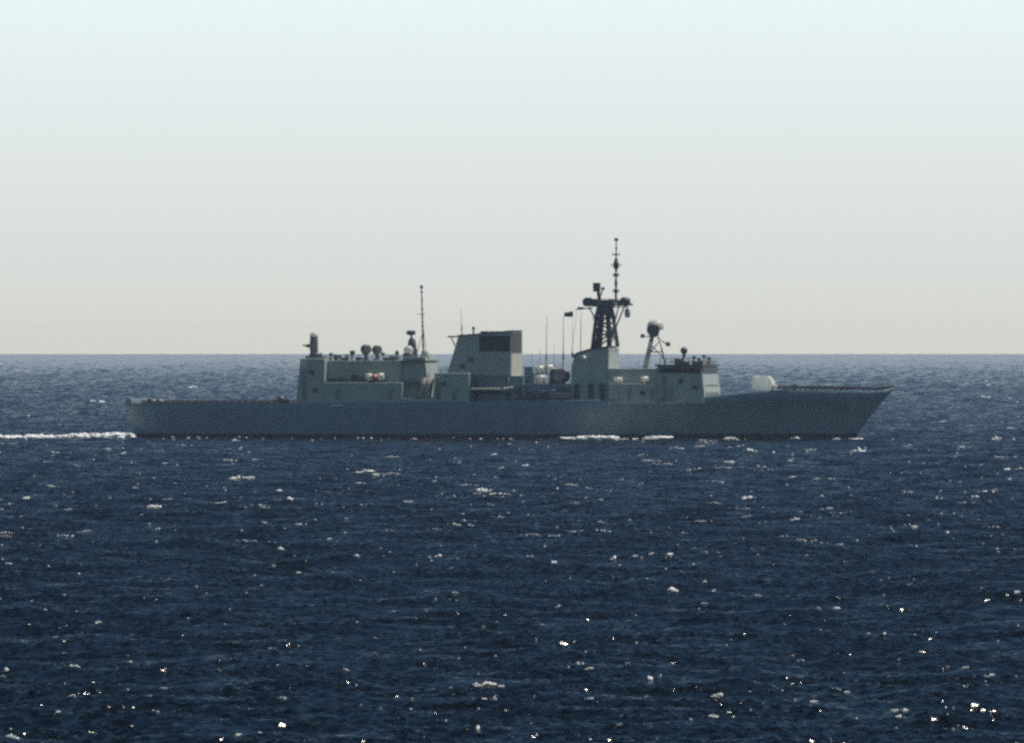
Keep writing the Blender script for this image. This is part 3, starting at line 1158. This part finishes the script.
for py, r_, hh in ((291, .38, .7), (283, .26, 1.0), (275, .42, .55), (269, .24, .8), (265, .50, 1.3), (260, .3, .5), (254.5, .38, .3), (248, .16, .5), (239.5, .34, .55)):
    q = Vector(a).lerp(Vector(b_), (303 - py) / 65)
    mb.lathe(q - Vector((0, 0, hh / 2)), [(r_ * .6, 0), (r_, hh * .2), (r_, hh * .8), (r_ * .6, hh)], 12)
for py, ww in ((254.5, .62), (265, .8), (275, .5), (291, .55)):
    q = Vector(a).lerp(Vector(b_), (303 - py) / 65)
    mb.tube(q - Vector((ww, 0, 0)), q + Vector((ww, 0, 0)), .06, n=5)
    for e in (-1, 1):
        mb.tube(q + Vector((e * ww, 0, -.25)), q + Vector((e * ww, 0, .3)), .05, n=5)
mb.build('pole_mast', M['mast'], main)
mb = MB()
mb.tube(V(592, 308, -1), V(576, 309.5, -3.2), .12, .08)
mb.box(*(lambda c: (c[0] - .4, c[0] + .6, c[1] - .2, c[1] + .2, c[2] - .15, c[2] + .25))(V(580, 308.5, -2.6)))
mb.build('yard', M['mast'], main)
MB().tube(V(612, 307, 1), V(628, 307, 4), .12, .08).build('yard', M['mast'], main)
for px0, px1, py1 in ((571.5, 571, 357), (581, 580, 352)):
    MB().tube(V(577, 309.5, -3.2) if px0 < 575 else V(581, 309, -2.5), V(px1, py1, -3.4), .03, n=5).build('halyard', M['mast'], main)

# ------------------------------------------------------------------ ship: gun on the fo'c'sle
MB().lathe((L(763, 391, 0)[0], 0, L(763, 391, 0)[1] - .35), [(2.0, 0), (2.0, .35), (1.7, .5)]).build('gun_ring', M['hull'], ship)
gun = MB().prism(P([(752.5, 390), (752, 376.2), (754, 375.6), (757, 377), (767.5, 376.2), (770, 378.5), (775, 388.5), (775, 390)], -1.5), 1.75, 1.3).build('deck_gun', M['canvas'], ship, bevel=.06)
mb = MB()
a, b_ = V(770, 384.5, 0), V(789, 383.8, 0)
mb.tube(a, b_, .10, .075)
mb.lathe((a[0], 0, a[2] - .35), [(.3, 0), (.42, .2), (.42, .5), (.3, .7)])
mb.build('gun_barrel', M['pale'], gun)


# ------------------------------------------------------------------ things carried on board
def put(o, loc, rz=0.0):
    """stand a thing, placed in ship metres, on its own in the world"""
    v = Matrix.Rotation(YAW, 4, 'Z') @ Vector(loc)
    o.location = v
    o.rotation_euler = (0, 0, YAW + rz)


def make_boat():
    root = bpy.data.objects.new('inflatable_boat', None)
    COL.objects.link(root)
    Lb = 6.9
    mb = MB()
    n_ = 14
    rows = []
    for i in range(n_ + 1):
        s = i / n_
        x = -Lb / 2 + Lb * s
        wd = 1.0 * (1 - max(0, (s - .6) / .4) ** 2.2) + .03
        kz = .02 + .55 * max(0, (s - .65) / .35) ** 2
        rows.append([(x, -wd, .62), (x, -wd * .8, .3 + kz * .3), (x, 0, kz), (x, wd * .8, .3 + kz * .3), (x, wd, .62), (x, 0, .55)])
    mb.rings(rows)
    mb.build('hull', M['black'], root)
    mb = MB()
    for sg in (-1, 1):
        pts = []
        for i in range(n_ + 1):
            s = i / n_
            x = -Lb / 2 - .1 + (Lb + .15) * s
            wd = 1.05 * (1 - max(0, (s - .6) / .4) ** 2.2)
            pts.append((x, sg * (wd + .05), .72 + .3 * max(0, (s - .7) / .3) ** 2))
        mb.path(pts, .24, 10)
        for p_ in pts:
            mb.ball(p_, .24, 1, 10)
    mb.build('buoyancy_tube', M['rubber'], root)
    mb = MB()
    mb.box(-.3, .5, -.35, .35, .5, 1.35)
    mb.box(-1.3, -.6, -.3, .3, .5, 1.05)
    mb.build('console', M['dark'], root, bevel=.05)
    mb = MB()
    mb.box(-3.75, -3.35, -.25, .25, .4, 1.35)
    mb.tube((-3.55, 0, .4), (-3.6, 0, -.25), .1)
    mb.build('outboard_motor', M['dark'], root, bevel=.05)
    return root


boat = make_boat()
x0, z0 = L(492, 393.5, -6.6)
put(boat, (x0, -6.6, z0))
boat['label'] = 'dark boat with pale inflatable collar in the bay under the funnel'
boat['category'] = 'boat'

canister_mesh = {}


def canister(px, py, y, label, rad=.42, length=1.6, rz=0.0, mat='canvas', group='life raft canisters on deck'):
    root = bpy.data.objects.new('life_raft_canister', None)
    COL.objects.link(root)
    key = (rad, length, mat)
    if key not in canister_mesh:
        mb = MB()
        n_ = 18
        prof = [(-.5, .55), (-.47, .85), (-.42, 1), (-.06, 1), (-.05, 1.05), (.05, 1.05), (.06, 1), (.42, 1), (.47, .85), (.5, .55)]
        mb.rings([[(q * length, math.cos(2 * math.pi * i / n_) * rad * k, rad + .12 + math.sin(2 * math.pi * i / n_) * rad * k) for i in range(n_)] for q, k in prof])
        shell = mb.build('shell', M[mat], root)
        mb = MB()
        mb.box(-length * .3, length * .3, -.06, .06, 0.02, .08)
        for q in (-.3, .3):
            mb.box(q * length - .08, q * length + .08, -rad * .9, rad * .9, 0, .2)
            mb.box(q * length - .05, q * length + .05, -rad * 1.05, -rad * .85, 0, rad + .1)
            mb.box(q * length - .05, q * length + .05, rad * .85, rad * 1.05, 0, rad + .1)
        cradle = mb.build('cradle', M['dark'], root)
        canister_mesh[key] = (shell.data, cradle.data)
    else:
        for nm, me in zip(('shell', 'cradle'), canister_mesh[key]):
            o = bpy.data.objects.new(nm, me)
            COL.objects.link(o)
            o.parent = root
    x, z = L(px, py, y)
    put(root, (x, y, z), rz)
    root['label'] = label
    root['category'] = 'life raft'
    root['group'] = group
    return root


canister(540, 373.5, -2.2, 'upper sternward white raft canister between funnel and whip antennas', .6, 1.5)
canister(549, 373.0, -2.2, 'upper white raft canister beside the dark winch house', .66, 1.6)
canister(541, 382.8, -3.9, 'lower white raft canister nearest the deck between funnel and bridge', .58, 1.9)
canister(369, 381.2, -6.6, 'pale raft canister at the stern end of the hangar ledge', .6, 1.1)
canister(375, 381.2, -6.9, 'orange raft bag in the middle of the hangar ledge', .5, 1.0, 0, 'orange')
canister(380.5, 381.0, -6.6, 'pale raft canister at the mast end of the hangar ledge', .62, 1.2)
canister(618, 382.8, -6.6, 'white raft canister at the foot of the main mast', .4, 1.5)
canister(644.5, 382.8, -6.6, 'white raft canister at the foot of the radar trestle', .48, 1.3)
# racks under the stacked canisters
mb = MB()
for px0, px1, yb in ((535, 553, 374.2),):
    a, b_ = V(px0, yb, -2.2), V(px1, yb, -2.2)
    mb.box(a[0], b_[0], -3.0, -1.4, a[2] - .02, a[2] + .1)
    for xx in (a[0] + .1, b_[0] - .1):
        for yy in (-2.9, -1.5):
            mb.tube((xx, yy, a[2]), (xx, yy, L(540, 384.3, -3)[1]), .07, n=6)
mb.build('raft_rack', M['dark'], ship)

# signal flag on the halyard
mb = MB()
rows = []
for i in range(9):
    s = i / 8
    yy = .14 * math.sin(s * 6)
    hh = .5 * (1 - .35 * s)
    rows.append([(-s * 1.5, yy - .012, -hh - .12 * s), (-s * 1.5, yy - .012, hh - .1 * s), (-s * 1.5, yy + .012, hh - .1 * s), (-s * 1.5, yy + .012, -hh - .12 * s)])
mb.rings(rows)
flag = mb.build('signal_flag', M['dark'])
x0, z0 = L(573, 314, -3.25)
put(flag, (x0, -3.25, z0))
flag['label'] = 'small dark flag flying from a line sternward of the lattice mast'
flag['category'] = 'flag'


# ------------------------------------------------------------------ foam
def ico(sub):
    bm = bmesh.new()
    bmesh.ops.create_icosphere(bm, subdivisions=sub, radius=1)
    v = np.array([p.co[:] for p in bm.verts])
    f = np.array([[q.index for q in p.verts] for p in bm.faces])
    bm.free()
    return v, f


ICO = ico(2)


class Foam:
    def __init__(self):
        self.v, self.f, self.n = [], [], 0

    def lump(self, x, y, z, rx, ry, rz, rng):
        v, f = ICO
        ph = rng.uniform(0, 6.28, (3, 3))
        fr = rng.normal(0, 1.6, (3, 3))
        d = np.ones(len(v))
        for k in range(3):
            d += 0.22 * np.sin(v @ fr[k] * (1.4 + k) + ph[k, 0])
        p = v * d[:, None] * (rx, ry, rz)
        a = rng.normal(0, .2)
        p = np.stack([p[:, 0] * math.cos(a) - p[:, 1] * math.sin(a), p[:, 0] * math.sin(a) + p[:, 1] * math.cos(a), p[:, 2] + p[:, 0] * rng.normal(0, .05)], 1)
        self.v.append(p + (x, y, z))
        self.f.append(f + self.n)
        self.n += len(v)

    def build(self, name, label):
        o = link_mesh(name, np.concatenate(self.v).tolist(), np.concatenate(self.f).tolist(), M['foam'], smooth=True)
        o['kind'] = 'stuff'
        o['label'] = label
        o['category'] = 'foam'
        return o


rng = np.random.default_rng(21)


def crest(x, y, reach):
    """highest water close to a spot: foam breaks on crests"""
    dy = np.linspace(-reach, reach, 25)
    hh = sea_h(np.full(25, x), y + dy)
    k = int(np.argmax(hh - np.abs(dy) * 0.01))
    return y + dy[k], hh[k]


def sea_pt(px, py):
    d = (CAM_H - SEA_Z) * F_PX / (py - HZ)
    return (px - 512) * d / F_PX, d - DIST, d


cap = Foam()


def crest_fleck(px, py, wpx, hpx, fill=0.85):
    """a broken line of white clots along one crest, for froth and sparkle alike"""
    x, y, d = sea_pt(px, py)
    m_ = d / F_PX
    y, z = crest(x, y, min(8, 2 + d * .002))
    p = max(hpx * .6, 1.1)
    n_ = max(1, int(wpx / p * 1.1))
    bend = rng.normal(0, .12)
    for i in range(n_):
        if n_ > 2 and rng.random() > fill:
            continue
        q = (i + .5) / n_ - .5 if n_ > 1 else 0
        xx = x + (q * wpx + rng.normal(0, .4)) * m_
        yy = y + q * wpx * m_ * bend * 4 + rng.normal(0, p * m_ * .6)
        s = (1 - 1.1 * abs(q)) * rng.uniform(.5, 1.2)
        zz = max(float(sea_h(xx, yy)[0]), z - hpx * m_ * .6)
        r_ = p * m_ * .5
        cap.lump(xx, yy, zz + r_ * .15, r_ * rng.uniform(.8, 1.9), r_ * rng.uniform(.7, 1.3), hpx * m_ * .42 * s, rng)


named = [(490, 691, 28, 4), (488, 701, 20, 5), (476, 693, 8, 4), (903, 714, 22, 5), (902, 723, 8, 4), (994, 681, 8, 3), (484, 494, 14, 6), (500, 496, 20, 3), (240, 481, 30, 5),
         (152, 509, 14, 5), (26, 499, 9, 5), (748, 498, 16, 5), (860, 453, 11, 6), (752, 452, 10, 5), (774, 454, 8, 4), (997, 442, 10, 5), (735, 436, 7, 4), (798, 435, 6, 4),
         (203, 439, 12, 4), (235, 442, 7, 4), (125, 455, 7, 4), (56, 453, 12, 3), (78, 664, 9, 4), (57, 715, 12, 4), (128, 732, 5, 5), (4, 678, 4, 6), (99, 623, 9, 3),
         (649, 683, 6, 6), (714, 718, 10, 5), (717, 697, 11, 5), (580, 667, 9, 3), (588, 674, 9, 4), (588, 701, 7, 4), (672, 595, 10, 4), (555, 563, 7, 4), (613, 561, 6, 4),
         (670, 555, 6, 5), (984, 494, 18, 4), (1006, 470, 18, 4), (976, 498, 8, 3), (366, 474, 22, 3), (378, 478, 12, 3), (280, 492, 9, 4), (290, 501, 6, 5), (526, 467, 9, 4),
         (796, 522, 12, 3), (952, 534, 6, 3), (913, 527, 7, 4), (988, 399, 6, 4), (989, 386, 5, 3), (983, 398, 6, 3), (92, 402, 5, 4), (103, 403, 6, 5), (193, 388, 8, 4), (280, 553, 8, 4),
         (300, 572, 5, 4), (346, 561, 6, 4), (357, 562, 5, 3), (885, 644, 4, 5), (1019, 598, 5, 4), (820, 543, 5, 4), (530, 556, 6, 3), (438, 559, 8, 3), (700, 470, 7, 3), (730, 466, 10, 3),
         (40, 739, 10, 4), (8, 739, 12, 4), (236, 740, 5, 4), (477, 735, 5, 6), (800, 664, 5, 3)]
for a in named:
    crest_fleck(*a)
for i in range(430):
    # white flecks standing in for sun sparkles, and small breaking crests
    u = rng.random()
    py = 362 + 381 * u ** 1.1
    px = rng.uniform(-40, 1064)
    if 130 < px < 890 and py < 439:
        continue
    big = rng.random()
    if big < .86:
        crest_fleck(px, py, rng.uniform(.9, 2.4), rng.uniform(.8, 1.7))
    else:
        crest_fleck(px, py, rng.uniform(4, 9), rng.uniform(1.2, 2.4))
for i in range(260):
    # fine white specks modelled in place of sun sparkles in the middle distance
    crest_fleck(rng.uniform(-20, 1044), 440 + 130 * rng.random() ** 1.3, rng.uniform(.7, 2.0), rng.uniform(.6, 1.3))
for i in range(120):
    # long thin foam streaks further out, standing for sun sparkle too
    crest_fleck(rng.uniform(-20, 1044), rng.uniform(441, 545), rng.uniform(6, 24), rng.uniform(.9, 1.7), .55)
cap.build('foam_and_sparkle', 'scattered white flecks on the wave crests, foam and modelled-in sun sparkles')

# wake behind the stern and wash along the side
wake = Foam()
sx, sy = (Matrix.Rotation(YAW, 3, 'Z') @ Vector((XS_W, 0, 0)))[:2]
for i in range(3400):
    s = rng.random() ** 1.5 * 31
    spread = 2.6 + s * .05
    x = sx - 1.4 - s * SHIP_C
    yy = sy - 5.5 + 4 * s / 30 - s * .12 + rng.normal(0, spread * .8)
    dens = 1 - s / 36
    # the wash comes and goes in patches
    if mnoise.noise(Vector((s * .45, yy * .2, 3.1))) < -.42 + s * .022:
        continue
    pile = .35 + .75 * max(0, mnoise.noise(Vector((s * .3, 7.7, yy * .15))) + .45)
    z = max(float(sea_h(x, yy)[0]), SEA_Z)
    rr = rng.uniform(.16, .36) * (0.5 + .7 * dens)
    wake.lump(x, yy, z + pile * dens * rng.random() ** 1.5 * .85, rr * 1.5, rr * 1.1, rr * .75, rng)
wake.build('wake_foam', 'bright churned white wake trailing from the stern')
wash = Foam()
for a, b_, k, hgt in ((571, 590, 40, .24), (586, 622, 150, .36), (622, 652, 14, .16), (655, 676, 80, .36), (676, 760, 12, .12), (150, 560, 34, .12), (846, 862, 40, .16), (731, 737, 14, .24), (795, 800, 12, .2)):
    for i in range(k):
        px = rng.uniform(a, b_)
        x, _ = L(px, 436, -7)
        s = (x - XS) / LEN
        y = -float(np.interp(s, hb_s, hb_w)) - rng.uniform(4.6, 7.6)
        v = Matrix.Rotation(YAW, 3, 'Z') @ Vector((x, y, 0))
        z = max(float(sea_h(v[0], v[1])[0]), SEA_Z + .05)
        rr = hgt * rng.uniform(.6, 1.2)
        wash.lump(v[0], v[1], z + hgt * rng.random() * 1.1, rr * rng.uniform(1.2, 2.4), rr * .9, rr * .7, rng)
wash.build('wash_foam', 'broken white wash along the waterline of the hull')
